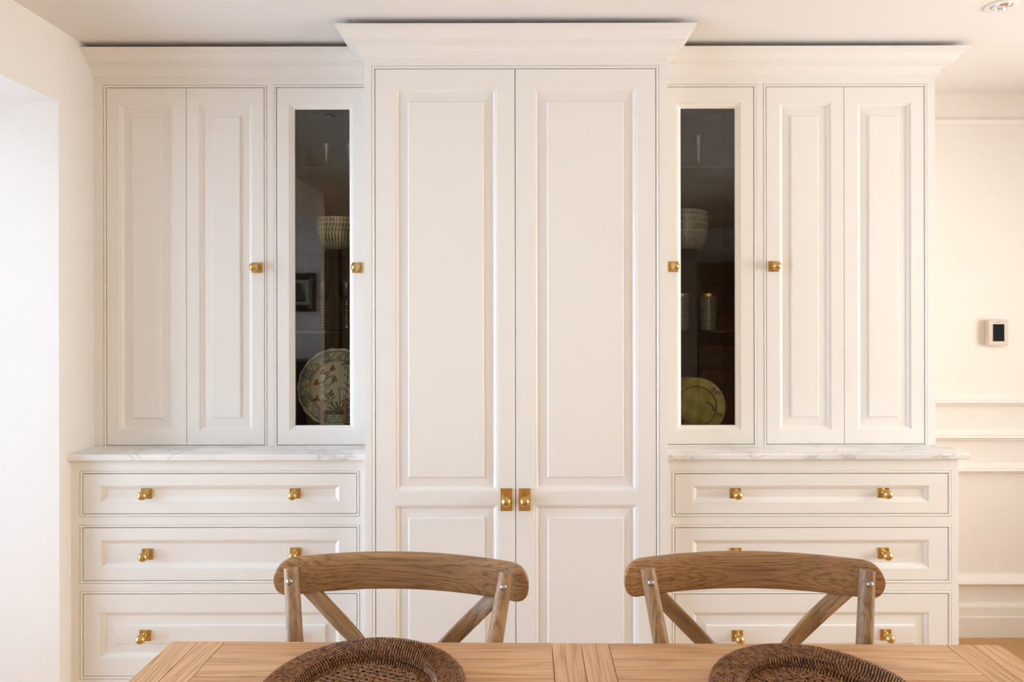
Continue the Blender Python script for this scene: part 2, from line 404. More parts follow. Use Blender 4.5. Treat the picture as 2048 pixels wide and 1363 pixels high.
def ball_prof(rb, l):
    pr = [(0.0001, 0.0), (0.0095, 0.0), (0.0095, -0.0015), (0.007, -0.003), (0.0055, -0.007), (0.006, -(l-rb*1.1))]
    for i in range(12):
        a = -PI/2 + PI*(i+2.2)/13.2
        pr.append((max(rb*math.cos(a), 0.0001), -l - rb*math.sin(a)))
    return pr
def knob(x, z, Y, parent, w=0.038, h=0.038, rb=0.0165, l=0.026):
    mb = MB(); mb.box(x-w/2, x+w/2, Y-0.0045, Y, z-h/2, z+h/2, 0.0008); mb.build('knob_plate', BRASS, parent)
    M = Matrix.Translation((x, Y-0.0045, z)); mb = MB()
    mb.lathe(ball_prof(rb, l), 28, 'Y', M)
    mb.build('knob', BRASS, parent, smooth=True, angle=40)
def beads(mb, r, Y):
    """cock bead round an opening: fine groove, then a small half round, then the return into the opening"""
    g = [(-0.0095, 0.0), (-0.0088, 0.0028), (-0.0078, 0.0028), (-0.0072, -0.0004), (-0.0050, -0.0016), (-0.0022, -0.0014), (-0.0002, 0.0006), (0.0, 0.004), (0.0, 0.022)]
    mb.rings([ins(r, a, d, Y) for a, d in g], cap=False)
def face_frame(name, out, opens, Y, parent):
    """face frame: plate 'out' with arbitrary rectangular openings (already grown by the bead width)"""
    mb = MB(); gr = [(o[0]-0.0095, o[1]+0.0095, o[2]-0.0095, o[3]+0.0095) for o in opens]
    xs = sorted({out[0], out[1], *[v for o in gr for v in o[:2]]}); zs = sorted({out[2], out[3], *[v for o in gr for v in o[2:]]})
    idx = {}; vs = []
    for x in xs:
        for z in zs: idx[(x, z)] = len(vs); vs.append((x, Y, z))
    fs = []
    for i in range(len(xs)-1):
        for j in range(len(zs)-1):
            mx, mz = (xs[i]+xs[i+1])/2, (zs[j]+zs[j+1])/2
            if any(o[0] < mx < o[1] and o[2] < mz < o[3] for o in gr): continue
            fs.append((idx[(xs[i], zs[j])], idx[(xs[i+1], zs[j])], idx[(xs[i+1], zs[j+1])], idx[(xs[i], zs[j+1])]))
    mb.add(vs, fs)
    for o in opens: beads(mb, o, Y)
    mb.build(name, PAINT, parent)
def carcass(parent, x0, x1, y0, y1, z0, z1, parts_x=(), m=PAINT, name='carcass'):
    mb = MB(); t = 0.014
    mb.box(x0, x0+t, y0, y1, z0, z1); mb.box(x1-t, x1, y0, y1, z0, z1)
    mb.box(x0+t, x1-t, y0, y1, z0, z0+t); mb.box(x0+t, x1-t, y0, y1, z1-t, z1); mb.box(x0+t, x1-t, y1-t, y1, z0+t, z1-t)
    for x in parts_x: mb.box(x-t/2, x+t/2, y0, y1-t, z0+t, z1-t)
    mb.build(name, m, parent)
CROWN = [(0.0, 2.268), (0.006, 2.271), (0.0105, 2.273), (0.0125, 2.285), (0.0155, 2.294), (0.021, 2.300), (0.030, 2.3035), (0.037, 2.304), (0.038, 2.309), (0.050, 2.3115),
         (0.0525, 2.319), (0.0565, 2.326), (0.0615, 2.3325), (0.068, 2.336), (0.0735, 2.3375), (0.0745, 2.343), (0.079, 2.344), (0.080, 2.351), (0.070, 2.351), (0.040, 2.322), (0.0, 2.303)]
def cornice(parent, xa, xb, Yf, Yb, left, right, cope=None):
    """left / right: 1 = mitred return, 0 = square end, -1 = coped against the tall cupboard's return; cope = wing face the returns die into"""
    rows = []
    for p, z in CROWN:
        z -= 0.0055
        row = []; yb = Yb if cope is None else cope-p-0.0004
        if left == 1: row += [(xa-p, yb, z), (xa-p, Yf-p, z)]
        else: row += [(xa+(p if left == -1 else 0), Yf-p, z)]
        if right == 1: row += [(xb+p, Yf-p, z), (xb+p, yb, z)]
        else: row += [(xb-(p if right == -1 else 0), Yf-p, z)]
        rows.append(row)
    n = len(rows[0]); vs = [p for r in rows for p in r]; fs = []
    for k in range(len(rows)-1):
        for i in range(n-1): fs.append((k*n+i, k*n+i+1, (k+1)*n+i+1, (k+1)*n+i))
    mb = MB(); mb.add(vs, fs)
    p = 0.0795; zt = 2.351; yb = Yb if cope is None else cope-p-0.001
    mb.box(xa+0.001, xb-0.001, Yf+0.0005, Yf+0.03, 2.270, 2.2965)
    mb.build('cornice', PAINT, parent)

YW, YT, YD = 2.48, 2.29, 2.35          # faces of wall units, tall cupboard, drawer units
XTL, XTR = PX(729, YT, 300), PX(1335, YT, 300)
XWR, XDR = PX(1870, YW, 300), PX(1917, YD, 1000)
ZWT = PZ(908.5, 2.33, 600)            # worktop top
ZB = ZWT+0.0006
GAP = 0.0021

def door(parent, r, holes, Y, knobs=(), raised=0.048, name='door'):
    d = MB(); panelled(d, r, holes, Y, 0.022); do = d.build(name, PAINT, parent)
    for h in holes: panel_infill(h, Y, do, raised)
    for k in knobs: knob(*k[:2], Y, do, *k[2:])
    return do
def glass_door(parent, r, g, Y, kn):
    hole = (g[0]-0.018, g[1]+0.018, g[2]-0.018, g[3]+0.018)
    d = MB(); x0, x1, z0, z1 = r; e = 0.0012
    d.rings([rect(x0, x1, z0, z1, Y+0.022), rect(x0, x1, z0, z1, Y+e), rect(x0+e, x1-e, z0+e, z1-e, Y),
             rect(*hole, Y)] + [ins(hole, a, b, Y) for a, b in ((0.0015, 0.0025), (0.006, 0.003), (0.011, 0.006), (0.015, 0.010), (0.018, 0.011), (0.018, 0.022))], cap=False)
    do = d.build('glass_door', PAINT, parent)
    p = MB(); p.box(g[0]-0.004, g[1]+0.004, Y+0.013, Y+0.016, g[2]-0.004, g[3]+0.004); p.build('glass_pane', PANE, do)
    knob(*kn, Y, do); return do

def r4(xa, xb, ya, yb, Y):
    xm, ym = (xa+xb)/2, (ya+yb)/2
    return (PX(xa, Y, ym), PX(xb, Y, ym), PZ(yb, Y, xm), PZ(ya, Y, xm))

# ---- left wall unit
ZDT, ZDB = PZ(173.5, YW), PZ(889.5, YW)
def wing(name, label, x_out, x_in, pair, glassd, panels, gl, kn_pair, kn_glass, crown_left, crown_right):
    t = empty(name, ((x_out+x_in)/2, YW+0.2, ZB)); tag(t, label, 'cabinet')
    base = Vector(t.location); par = empty_offset(t)
    lo, hi = min(x_out, x_in), max(x_out, x_in)
    op = [(pair[0], pair[1], ZDB, ZDT), (glassd[0], glassd[1], ZDB, ZDT)]
    face_frame('face_frame', (lo, hi, ZB, 2.275), op, YW, par)
    mid = ((min(pair[1], glassd[1]) + max(pair[0], glassd[0]))/2)
    # painted shell plus dark lined glazed bay
    if pair[0] < glassd[0]: bay = (mid, hi); box_ = (lo, mid)
    else: bay = (lo, mid); box_ = (mid, hi)
    mb = MB(); mb.box(lo, lo+0.010, YW+0.001, YB-0.002, ZB, 2.30); mb.box(hi-0.010, hi, YW+0.001, YB-0.002, ZB, 2.30)
    mb.box(lo+0.01, hi-0.01, YB-0.014, YB-0.002, ZB, 2.30); mb.box(lo+0.01, hi-0.01, YW+0.03, YB-0.014, 2.276, 2.30)
    mb.build('carcass', PAINT, par)
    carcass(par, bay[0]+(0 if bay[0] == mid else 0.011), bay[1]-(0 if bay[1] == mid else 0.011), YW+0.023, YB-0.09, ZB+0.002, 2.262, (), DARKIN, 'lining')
    for y_px in (335.5, 500.5, 664):
        z = PZ(y_px, YW+0.05, 640)
        mb = MB(); mb.box(bay[0]+0.026, bay[1]-0.026, YW+0.045, YB-0.105, z-0.004, z+0.004, 0.001); mb.build('glass_shelf', SHELFG, par)
    for i, ((xa, xb), pn) in enumerate(panels):
        door(par, (xa, xb, ZDB+GAP, ZDT-GAP), [pn], YW, [kn_pair[1]] if kn_pair[0] == i else [])
    glass_door(par, (glassd[0]+GAP, glassd[1]-GAP, ZDB+GAP, ZDT-GAP), gl, YW, kn_glass)
    cornice(par, lo, hi, YW, YB-0.003, crown_left, crown_right)
    return t
PEND = []
# parts are written in world coordinates; their thing's Empty stands at its base
def empty_offset(t):
    PEND.append(t); return t

pxW = lambda x, y=530: PX(x, YW, y)
def panW(xa, xb): return (pxW(xa), pxW(xb), PZ(860, YW), PZ(206.5, YW))
lp = (pxW(212), pxW(529.5)); lg = (pxW(553), pxW(733))
lm = pxW(372.6)
wing('upper_cabinet', 'cream panelled upper cabinet standing on the rust-veined worktop, beside the left wall', XL-0.002, XTL-0.001, lp, lg,
     [((lp[0]+GAP, lm-0.0008), panW(238, 347)), ((lm+0.0008, lp[1]-GAP), panW(398, 505))],
     r4(588, 698, 217, 851, YW), (1, (pxW(514), PZ(535, YW, 514))), (pxW(715), PZ(535, YW, 715)), 0, -1)
rp = (pxW(1532), pxW(1849.5)); rg = (pxW(1328.5), pxW(1508.5)); rm = pxW(1688.5)
wing('upper_cabinet', 'cream panelled upper cabinet standing on the grey-veined worktop, right of the tall cupboard', XWR, XTR+0.001, rp, rg,
     [((rp[0]+GAP, rm-0.0008), panW(1559, 1663)), ((rm+0.0008, rp[1]-GAP), panW(1715, 1823))],
     r4(1363, 1472, 215, 850.5, YW), (0, (pxW(1547), PZ(532.5, YW, 1547))), (pxW(1346), PZ(533, YW, 1346)), -1, 1)

# ---- tall cupboard
t = empty('tall_cupboard', ((XTL+XTR)/2, YT+0.3, 0)); tag(t, 'tall cream central cupboard with two long panelled doors and rectangular brass knob plates', 'cupboard'); PEND.append(t)
TR = (XTL, XTR, 0.0, 2.275)
op = (PX(749.5, YT, 530), PX(1313, YT, 530), 0.10, PZ(136.5, YT))
face_frame('face_frame', TR, [op], YT, t)
mb = MB(); mb.box(XTL, XTL+0.02, YT+0.001, YB-0.002, 0.0, 2.30); mb.box(XTR-0.02, XTR, YT+0.001, YB-0.002, 0.0, 2.30)
mb.box(XTL+0.02, XTR-0.02, YB-0.02, YB-0.002, 0, 2.30); mb.box(XTL+0.02, XTR-0.02, YT+0.03, YB-0.02, 2.28, 2.30); mb.box(XTL+0.02, XTR-0.02, YT+0.03, YB-0.02, 0.08, 0.098)
mb.build('carcass', PAINT, t)
tm = PX(1030.7, YT, 530)
zt = [PZ(v, YT) for v in (174.5, 981.8, 1008.9)]
for (xa, xb, pa, pb, kx) in ((op[0]+GAP, tm-0.0011, 789, 994.5, 1012.5), (tm+0.0011, op[1]-GAP, 1068, 1274.5, 1049)):
    hx = (PX(pa, YT, 530), PX(pb, YT, 530))
    door(t, (xa, xb, op[2]+GAP, op[3]-GAP), [(hx[0], hx[1], 0.205, zt[2]), (hx[0], hx[1], zt[1], zt[0])], YT,
         [(PX(kx, YT, 998), PZ(998, YT, kx), 0.039, 0.0755, 0.0175, 0.026)])
cornice(t, XTL, XTR, YT, YB-0.003, 1, 1, YW)
mb = MB(); mb.box(XTL-0.001, XTR+0.001, YT-0.006, YT-0.0005, 0.0, 0.085, 0.001); mb.build('plinth', PAINT, t)

# ---- drawer units
def drawers(label, x0, x1, xa, xb, pa, pb, ra, rb_, k):
    t = empty('drawer_unit', ((x0+x1)/2, YD+0.2, 0)); tag(t, label, 'cabinet'); PEND.append(t)
    xm = (xa+xb)/2
    rows = [(946, 1027.5), (1054, 1161), (1186.5, 1352)]
    pr = [(970.5, 1003.8), (1078.8, 1136.5), (1223, 1315)]
    ops = [(PX(xa, YD, 1000)-GAP, PX(xb, YD, 1000)+GAP, PZ(b, YD, xm), PZ(a, YD, xm)) for a, b in rows]
    face_frame('face_frame', (x0, x1, 0.0, ZWT-0.021), ops, YD, t)
    mb = MB(); mb.box(x0, x0+0.018, YD+0.001, YB-0.002, 0, ZWT-0.021); mb.box(x1-0.018, x1, YD+0.001, YB-0.002, 0, ZWT-0.021); mb.box(x0+0.018, x1-0.018, YB-0.02, YB-0.002, 0, ZWT-0.021)
    mb.build('carcass', PAINT, t)
    for i, ((a, b), o) in enumerate(zip(pr, ops)):
        h = (PX(pa, YD, a), PX(pb, YD, a), PZ(b, YD, xm), PZ(a, YD, xm))
        rr = (o[0]+GAP, o[1]-GAP, o[2]+GAP, o[3]-GAP)
        d = MB(); panelled(d, rr, [h], YD, 0.022); do = d.build('drawer', PAINT, t)
        panel_infill(h, YD, do, 0.050 if i == 2 else None)
        fy = YD + (0.003 if i == 2 else 0.012)
        for kx, ky in k[i]: knob(PX(kx, fy, ky), PZ(ky, fy, kx), fy, do, 0.038, 0.038, 0.0158, 0.026)
    mb = MB(); mb.box(x0+0.001, x1-0.001, YD-0.006, YD-0.0005, 0.0, 0.10, 0.001); mb.build('plinth', PAINT, t)
    return t
drawers('cream three-drawer base unit beside the left wall, under the rust-veined worktop', XL-0.002, XTL-0.001, 166, 713, 200.5, 678.5, 0, 0,
        [[(294, 986), (590.5, 986)], [(295.5, 1107), (591.5, 1105)], [(291, 1269.5), (588, 1269)]])
drawers('cream three-drawer base unit at the right, under the grey-veined worktop', XTR+0.001, XDR, 1350, 1896, 1385.5, 1859, 0, 0,
        [[(1470, 985), (1766, 983.5)], [(1471, 1105.5), (1766, 1105)], [(1474, 1270), (1770.5, 1268)]])

# ---- worktops: rounded front edge
def worktop(label, x0, x1, m, over):
    mb = MB(); yf = 2.33; t = 0.021; pr = []
    for i in range(7):
        a = PI/2*i/6; pr.append((yf+0.007-0.007*math.sin(a), ZWT-0.007+0.007*math.cos(a)))
    for i in range(5):
        a = PI/2*i/4; pr.append((yf+0.004-0.004*math.cos(a), ZWT-t+0.004-0.004*math.sin(a)))
    pr = [(YB-0.003, ZWT)] + pr + [(YB-0.003, ZWT-t)]
    rings = [[(x, y, z) for y, z in pr] for x in (x0, x1)]
    mb.rings(rings, cap=True, cap0=True)
    o = mb.build('worktop', m, smooth=True, angle=25); tag(o, label, 'worktop')
    return o
worktop('white marble worktop with thin rust-brown veins, on the left drawer unit', XL+0.001, XTL-0.0015, MARB_L, 0)
worktop('white marble worktop with grey cloudy veins, on the right drawer unit', XTR+0.0015, PX(1938, 2.335, 910), MARB_R, 1)

# ------------------------------------------------------------------ things behind the glass
def disc_prof(R, thick=0.006, depth=0.018, well=0.66):
    """plate lathe profile about Y: front faces -Y; (r, y)"""
    pr = [(0.0001, depth)]
    for i in range(1, 20): pr.append((R*well*i/19, depth))
    for i in range(1, 6): pr.append((R*(well+0.05*i/5), depth - (depth-0.004)*0.5*(1-math.cos(PI*i/5))))
    for i in range(1, 16): pr.append((R*(well+0.05+(0.95-well)*i/15), 0.004-0.004*i/15))
    pr += [(R*1.003, 0.002), (R*0.99, 0.005), (R*0.72, depth+thick), (0.0001, depth+thick)]
    return pr
def seg_d(px, pz, ax, az, bx, bz):
    dx, dz = bx-ax, bz-az; t = max(0, min(1, ((px-ax)*dx+(pz-az)*dz)/(dx*dx+dz*dz+1e-9)))
    return math.hypot(px-ax-dx*t, pz-az-dz*t)
TUL = [(-.40, .39), (-.14, .49), (-.08, .20), (-.55, .11), (-.15, -.16), (-.52, -.30), (.45, -.05)]
STEMS = [(.09, -.67, -.10, -.45), (-.10, -.45, -.36, -.10), (-.36, -.10, -.36, .10), (-.36, .10, -.55, .11), (-.36, .10, -.28, .30), (-.28, .30, -.40, .39), (-.28, .30, -.14, .49),
         (-.10, -.45, -.15, -.16), (-.30, -.05, -.08, .20), (-.10, -.45, -.52, -.30), (.09, -.67, .06, -.15), (.06, -.15, .03, .0), (.22, -.5, .26, .5), (.22, -.5, .45, -.05), (.26, .5, .08, .6),
         (-.28, .30, -.08, .22), (-.36, .02, -.45, .0), (-.2, -.3, -.42, -.12)]
LEAF = [(.09, -.67, .09+.36*math.cos(a), -.67+.30*math.sin(a)) for a in [math.radians(k) for k in (12, 30, 50, 72, 108, 130, 150, 168)]]
random.seed(3)
BERRY = [(.26+.09*math.sin(i*2.1), .62-.062*i) for i in range(19)] + [(.12+.05*i, .60+.03*math.sin(i)) for i in range(6)]
def floral(x, z, h, a, r):
    R = 0.147; u, v = x/R, z/R; q = math.hypot(u, v)
    base = (0.60, 0.66, 0.54)
    if h > 0.02: return (0.6, 0.6, 0.5)
    if q > 0.965: return (0.68, 0.76, 0.76)
    dark, blue, red, green = (0.05, 0.07, 0.06), (0.10, 0.13, 0.20), (0.20, 0.035, 0.025), (0.07, 0.11, 0.06)
    if q > 0.70:
        if abs(q-0.925) < 0.010 or abs(q-0.715) < 0.010: return dark
        k = (a*8/(2*PI)) % 1.0; s = abs(k-0.5)*2; au = (q-0.82)/0.09
        if s < 0.42:
            w = math.sin(a*52)*math.sin(q*70)
            if abs(w) > 0.35: return blue
            return (0.34, 0.42, 0.44)
        ww = au - 0.75*math.sin(a*24)
        if abs(ww) < 0.16: return dark
        if math.sin(a*48+1)*math.sin(q*60) > 0.62: return blue
        return base
    for (tx, tz) in TUL:
        d = math.hypot((u-tx), (v-tz)*0.9)
        ang = math.atan2(v-tz, u-tx)
        if d < 0.068 + 0.022*math.cos(3*ang+PI/2): return red if math.sin(u*120)*math.sin(v*120) > -0.7 else dark
    for b in BERRY:
        if math.hypot(u-b[0], v-b[1]) < 0.026: return dark
    for l in LEAF:
        if seg_d(u, v, *l) < 0.022: return green
    for s in STEMS:
        if seg_d(u, v, *s) < 0.011: return dark
        mx, mz = (s[0]+s[2])/2, (s[1]+s[3])/2
        if seg_d(u, v, mx, mz, mx+0.09, mz+0.06) < 0.013: return green
    if v < -0.70 + 0.0*u: return blue if math.sin(u*60)*math.sin(v*60) > 0 else base
    if v < -0.62 and abs(u-.09) < 0.28 and math.sin(u*90)*math.sin(v*90) > 0.1: return blue
    return base
def green_plate(x, z, h, a, r):
    R = 0.108; u, v = x/R, z/R; q = math.hypot(u, v)
    base = (0.54, 0.55, 0.13)
    if h > 0.0155: return (0.55, 0.46, 0.30)
    if q > 0.965: return (0.60, 0.50, 0.34)
    n = 0.86 + 0.2*math.sin(u*9+3*v)*math.sin(v*7-u*4); c = tuple(k*n for k in base)
    if abs(q-0.70) < 0.014: return (0.16, 0.16, 0.025)
    for (bx, bz, s) in ((.60, .56, .11), (.76, .44, .10), (.66, .44, .07), (-.62, .50, .10), (-.55, -.55, .10)):
        if math.hypot(u-bx, v-bz) < s: return (0.07, 0.045, 0.04) if math.sin(u*70)*math.sin(v*70) > -0.15 else (0.3, 0.22, 0.2)
    if seg_d(u, v, .40, .13, .62, -.04) < 0.05: return (0.12, 0.17, 0.02)
    if seg_d(u, v, .60, -.02, .78, -.12) < 0.03: return (0.42, 0.45, 0.12)
    for (bx, bz) in ((.62, -.12), (.70, -.26), (.80, -.32)):
        if math.hypot(u-bx, v-bz) < 0.075: return (0.10, 0.15, 0.02)
    return c
def plate(name, R, colf, depth, seg, label, cat, loc, tilt, group=None, wob=None, me=None):
    if me is None:
        mb = MB(); pr = disc_prof(R, 0.005, depth)
        dense = [pr[0]]
        for a, b in zip(pr, pr[1:]):
            n = max(1, int(math.hypot(b[0]-a[0], b[1]-a[1])/R*60)); dense += [(a[0]+(b[0]-a[0])*i/n, a[1]+(b[1]-a[1])*i/n) for i in range(1, n+1)]
        mb.lathe(dense, seg, 'Y', None, colf, wob); me = mb.build(name, CERAM, data_only=True, smooth=True, angle=60, color=True)
    o = link(name, me, None, loc, (tilt, 0, 0)); tag(o, label, cat, group); return o, me
SHL = [PZ(v, YW+0.05, 640)+0.004 for v in (335.5, 500.5, 664)]   # shelf top heights, both glazed bays
ZIN = ZB+0.016
Yp = 2.60
px_, pz_ = P(672, 773, Yp)
plate('dinner_plate', 0.147, floral, 0.020, 260, 'large pale floral plate with red tulips and blue rim on a stand, left glazed bay', 'plate',
      (px_, Yp, pz_), math.radians(-9), wob=lambda a, r: 1+0.010*max(0, (r/0.147-0.7)/0.3)*math.cos(a*18))
# its wooden stand
st = empty('plate_stand', (px_, Yp+0.02, ZIN)); tag(st, 'small pale wooden plate stand under the large floral plate', 'stand'); PEND.append(st)
STW = wood('pale_stand_wood', 'Z', (0.50, 0.26, 0.14), (0.42, 0.22, 0.12), (0.25, 0.12, 0.06), 0.5)
zb_ = ZIN
for sx in (-1, 1):
    x = PX(643.5, 2.56, 820) if sx < 0 else 2*px_ - PX(643.5, 2.56, 820)
    mb = MB(); mb.box(x-0.0045, x+0.0045, 2.560, 2.568, zb_+0.018, PZ(798, 2.56, 643), 0.001); mb.build('peg', STW, st)
    mb = MB(); mb.box(x-0.0045-0.013, x+0.0045-0.013 if sx < 0 else x+0.0045-0.013, 2.560, 2.70, zb_, zb_+0.034, 0.001)
    mb.box(x-0.016, x+0.005, 2.558, 2.566, zb_, zb_+0.022, 0.001); mb.build('foot', STW, st)
mb = MB(); x0 = PX(643.5, 2.56, 820)-0.02; mb.box(x0, 2*px_-x0, 2.69, 2.70, zb_+0.006, zb_+0.02, 0.001)
mb.box(px_-0.05, px_+0.05, 2.672, 2.682, zb_+0.02, zb_+0.22, 0.001); mb.build('back_support', STW, st)

gx, gz = P(1395, 808, 2.62)
me = None
for i, lab in enumerate(('round green plate with a butterfly on its rim, front of the leaning stack', 'second green plate of the leaning stack, only its rim showing behind the front one',
                         'third plate of the leaning stack, its thin rim just showing at upper left', 'rearmost plate of the leaning stack in the right glazed bay')):
    o, me = plate('side_plate', 0.108, green_plate, 0.014, 200, lab, 'plate', (gx-0.008*i, 2.62+0.013*i, ZIN+0.1075+0.001), math.radians(-8), 'green plates leaning in the right glazed bay', me=me)
for ob in (o for o in bpy.data.objects if o.name.startswith('side_plate')): ob.location.z = ZIN+0.1085+0.0035*((ob.location.y-2.62)/0.013)*0

def bowl_mesh(R, Hh, Rb, colf, seg=80, name='bowl'):
    mb = MB(); pr = [(0.0001, 0.004), (Rb*0.8, 0.004), (Rb*0.82, 0.0), (Rb, 0.0), (Rb*1.02, 0.005)]
    for i in range(1, 15):
        t = i/14; pr.append((Rb + (R-Rb)*(math.sin(t*PI/2)**0.85), 0.005 + (Hh-0.005)*(t**1.25)))
    pr += [(R-0.0005, Hh+0.0012), (R-0.003, Hh)]
    for i in range(13, 0, -1):
        t = i/14; pr.append((max(Rb + (R-Rb)*(math.sin(t*PI/2)**0.85)-0.0035, 0.001), 0.009 + (Hh-0.009)*(t**1.25)))
    pr.append((0.0001, 0.009))
    mb.lathe(pr, seg, 'Z', None, colf); return mb.build(name, CERAM, data_only=True, smooth=True, angle=60, color=True)
def stripes(x, y, h, a, r):
    if h > 0.0655: return (0.66, 0.64, 0.48)
    return (0.62, 0.62, 0.46) if math.sin(a*40) > -0.15 else (0.07, 0.075, 0.03)
def lace(x, y, h, a, r):
    if h > 0.070: return (0.55, 0.55, 0.52)
    k = math.sin(a*38+2*math.sin(h*160))*math.sin(h*330+a*7) + 0.6*math.sin(a*71+h*500)
    return (0.16, 0.18, 0.19) if k > 0.15 else (0.42, 0.43, 0.42)
bx, _ = P(676, 480, 2.63)
me = bowl_mesh(0.079, 0.069, 0.036, stripes, 240, 'striped_bowl')
for i, lab in enumerate(('green-striped bowl at the bottom of the nested stack, its whole side showing', 'second green-striped bowl up from the shelf in the nested stack',
                         'third green-striped bowl up from the shelf, just under the top one', 'topmost green-striped bowl of the nested stack')):
    o = link('striped_bowl', me, None, (bx, 2.63, SHL[1]+0.0005+0.0185*i), (0, 0, 0.03*i)); tag(o, lab, 'bowl', 'green-striped bowls nested on the middle shelf')
bx, _ = P(1369, 480, 2.63)
me = bowl_mesh(0.088, 0.073, 0.060, lace, 240, 'patterned_bowl')
for i, lab in enumerate(('grey lace-patterned bowl at the bottom of the right-hand stack, its whole side showing', 'second grey lace-patterned bowl up from the shelf',
                         'third grey lace-patterned bowl up from the shelf, tilted a little', 'topmost grey lace-patterned bowl, tilted to the right')):
    o = link('patterned_bowl', me, None, (bx, 2.63, SHL[1]+0.0005+[0, .030, .052, .070][i]), (0, math.radians([0, 2, 4, 5][i]), 0.4*i)); tag(o, lab, 'bowl', 'grey patterned bowls nested in the right glazed bay')

def flute(loc, lab, h=0.105, R=0.019, name='champagne_flute', grp='tall glasses on the top shelves'):
    t = empty(name, loc); tag(t, lab, 'glass', grp)
    mb = MB(); pr = [(0.0001, 0.0), (0.026, 0.0), (0.024, 0.002), (0.005, 0.006), (0.0035, 0.02)]; mb.lathe(pr, 24); mb.build('stem', CRYSTAL, t, smooth=True)
    mb = MB(); pr = [(0.0035, 0.02), (0.007, 0.03), (0.012, h*0.5), (R, h), (R-0.0015, h), (0.0105, h*0.5), (0.0045, 0.032), (0.0001, 0.030)]; mb.lathe(pr, 24); mb.build('glass_body', CRYSTAL, t, smooth=True, angle=50)
    return t
x1 = PX(653, 2.62, 300); x2 = PX(699, 2.62, 300); x3 = PX(1397, 2.62, 300)
flute((x1, 2.62, SHL[0]+0.0005), 'clear flute on the top shelf left of the cupboard, the fully visible one')
flute((x2, 2.62, SHL[0]+0.0005), 'clear flute on the top shelf left of the cupboard, half hidden by the door frame')
flute((x3, 2.62, SHL[0]+0.0005), 'tall clear flute alone on the top shelf of the right glazed bay', 0.135, 0.016)
def goblet(loc, lab):
    t = empty('crystal_goblet', loc); tag(t, lab, 'glass', 'crystal goblets on the lowest glass shelf')
    mb = MB(); mb.lathe([(0.0001, 0), (0.028, 0), (0.026, 0.003), (0.009, 0.006), (0.0001, 0.007)], 24); mb.build('foot', CRYSTAL, t, smooth=True, angle=40)
    mb = MB(); pr = []
    for i in range(64):
        z = 0.006+0.108*i/63; pr.append((0.0065+0.0035*abs(math.sin(i*PI/6.4)) + (0.004 if i > 56 else 0), z))
    mb.lathe(pr, 12); mb.build('beaded_stem', STEMC, t)
    mb = MB(); pr = [(0.009, 0.114), (0.020, 0.120), (0.027, 0.140), (0.030, 0.185), (0.0285, 0.185), (0.0255, 0.141), (0.018, 0.1225), (0.0001, 0.118)]; mb.lathe(pr, 28); mb.build('goblet_bowl', BLUEG, t, smooth=True, angle=50)
STEMC = glass('cut_crystal_stem', (0.60, 0.58, 0.52), 1.6, 5.0, 0.05)
BLUEG = glass('blue_tinted_glass', (0.62, 0.66, 0.78), 1.5, 1.6, 0.02)
goblet((PX(645, 2.62, 640), 2.62, SHL[2]+0.0005), 'crystal goblet with beaded stem, wholly visible behind the left glass')
goblet((PX(693, 2.62, 640), 2.62, SHL[2]+0.0005), 'crystal goblet with beaded stem, half cut off by the glass door frame')

def etched(x, y, h, a, r):
    k = math.sin(a*16+h*260)*math.sin(a*16-h*260)
    return (0.30, 0.36, 0.36) if k > 0.1 else ((0.10, 0.13, 0.12) if k > -0.6 else (0.50, 0.50, 0.48))
def tumbler(loc, lab):
    t = empty('etched_tumbler', loc); tag(t, lab, 'glass', 'etched tumblers with gold rims')
    R, h = 0.035, 0.128
    mb = MB(); pr = [(0.0001, 0.0)] + [(R*(0.86+0.14*i/40), h*i/40) for i in range(41)] + [(R-0.002, h), (R*0.85-0.002, 0.004), (0.0001, 0.004)]
    mb.lathe(pr, 160, 'Z', None, etched); mb.build('glass_body', ETCH, t, smooth=True, angle=50, color=True)
    mb = MB(); mb.lathe([(R+0.0003, h-0.001), (R+0.0008, h), (R+0.0008, h+0.011), (R-0.0018, h+0.011), (R-0.0018, h-0.001), (R+0.0003, h-0.001)], 40); mb.build('gold_rim', BRASS, t)
ETCH, nt, b = nodes('etched_glass')
va = N(nt, 'ShaderNodeVertexColor'); va.layer_name = 'Col'; nt.links.new(va.outputs[0], b.inputs['Base Color']); b.inputs['Roughness'].default_value = 0.15; b.inputs['Alpha'].default_value = 0.55; b.inputs['Coat Weight'].default_value = 0.5
tumbler((PX(1362, 2.62, 640), 2.62, SHL[2]+0.0005), 'etched tumbler with gold rim, half hidden at the left edge of the right-hand glass')
tumbler((PX(1416, 2.62, 640), 2.62, SHL[2]+0.0005), 'etched tumbler with gold rim, standing clear in the middle of the right-hand glass')

# ------------------------------------------------------------------ wall control and downlights
t = empty('thermostat', (PX(1995, YB, 665), YB, PZ(665, YB, 1995))); tag(t, 'white touch thermostat with black screen on the right-hand wall', 'thermostat'); PEND.append(t)
Yt = YB-0.024
q = r4(1976.5, 2017.5, 639, 691, Yt)
mb = MB(); mb.box(q[0], q[1], Yt, YB-0.001, q[2], q[3], 0.004); mb.build('housing', plain('thermostat_plastic', (0.66, 0.58, 0.50), 0.3), t)
mb = MB(); s = r4(1986, 2008.5, 648, 682, Yt); mb.box(s[0], s[1], Yt-0.0008, Yt+0.002, s[2], s[3]); mb.build('screen', plain('black_screen', (0.012, 0.012, 0.016), 0.15), t)
mb = MB(); s = r4(1993, 2001, 643.4, 644.8, Yt); mb.box(s[0], s[1], Yt-0.0006, Yt+0.001, s[2], s[3]); mb.build('nameplate', plain('bronze_print', (0.35, 0.22, 0.12), 0.5), t)

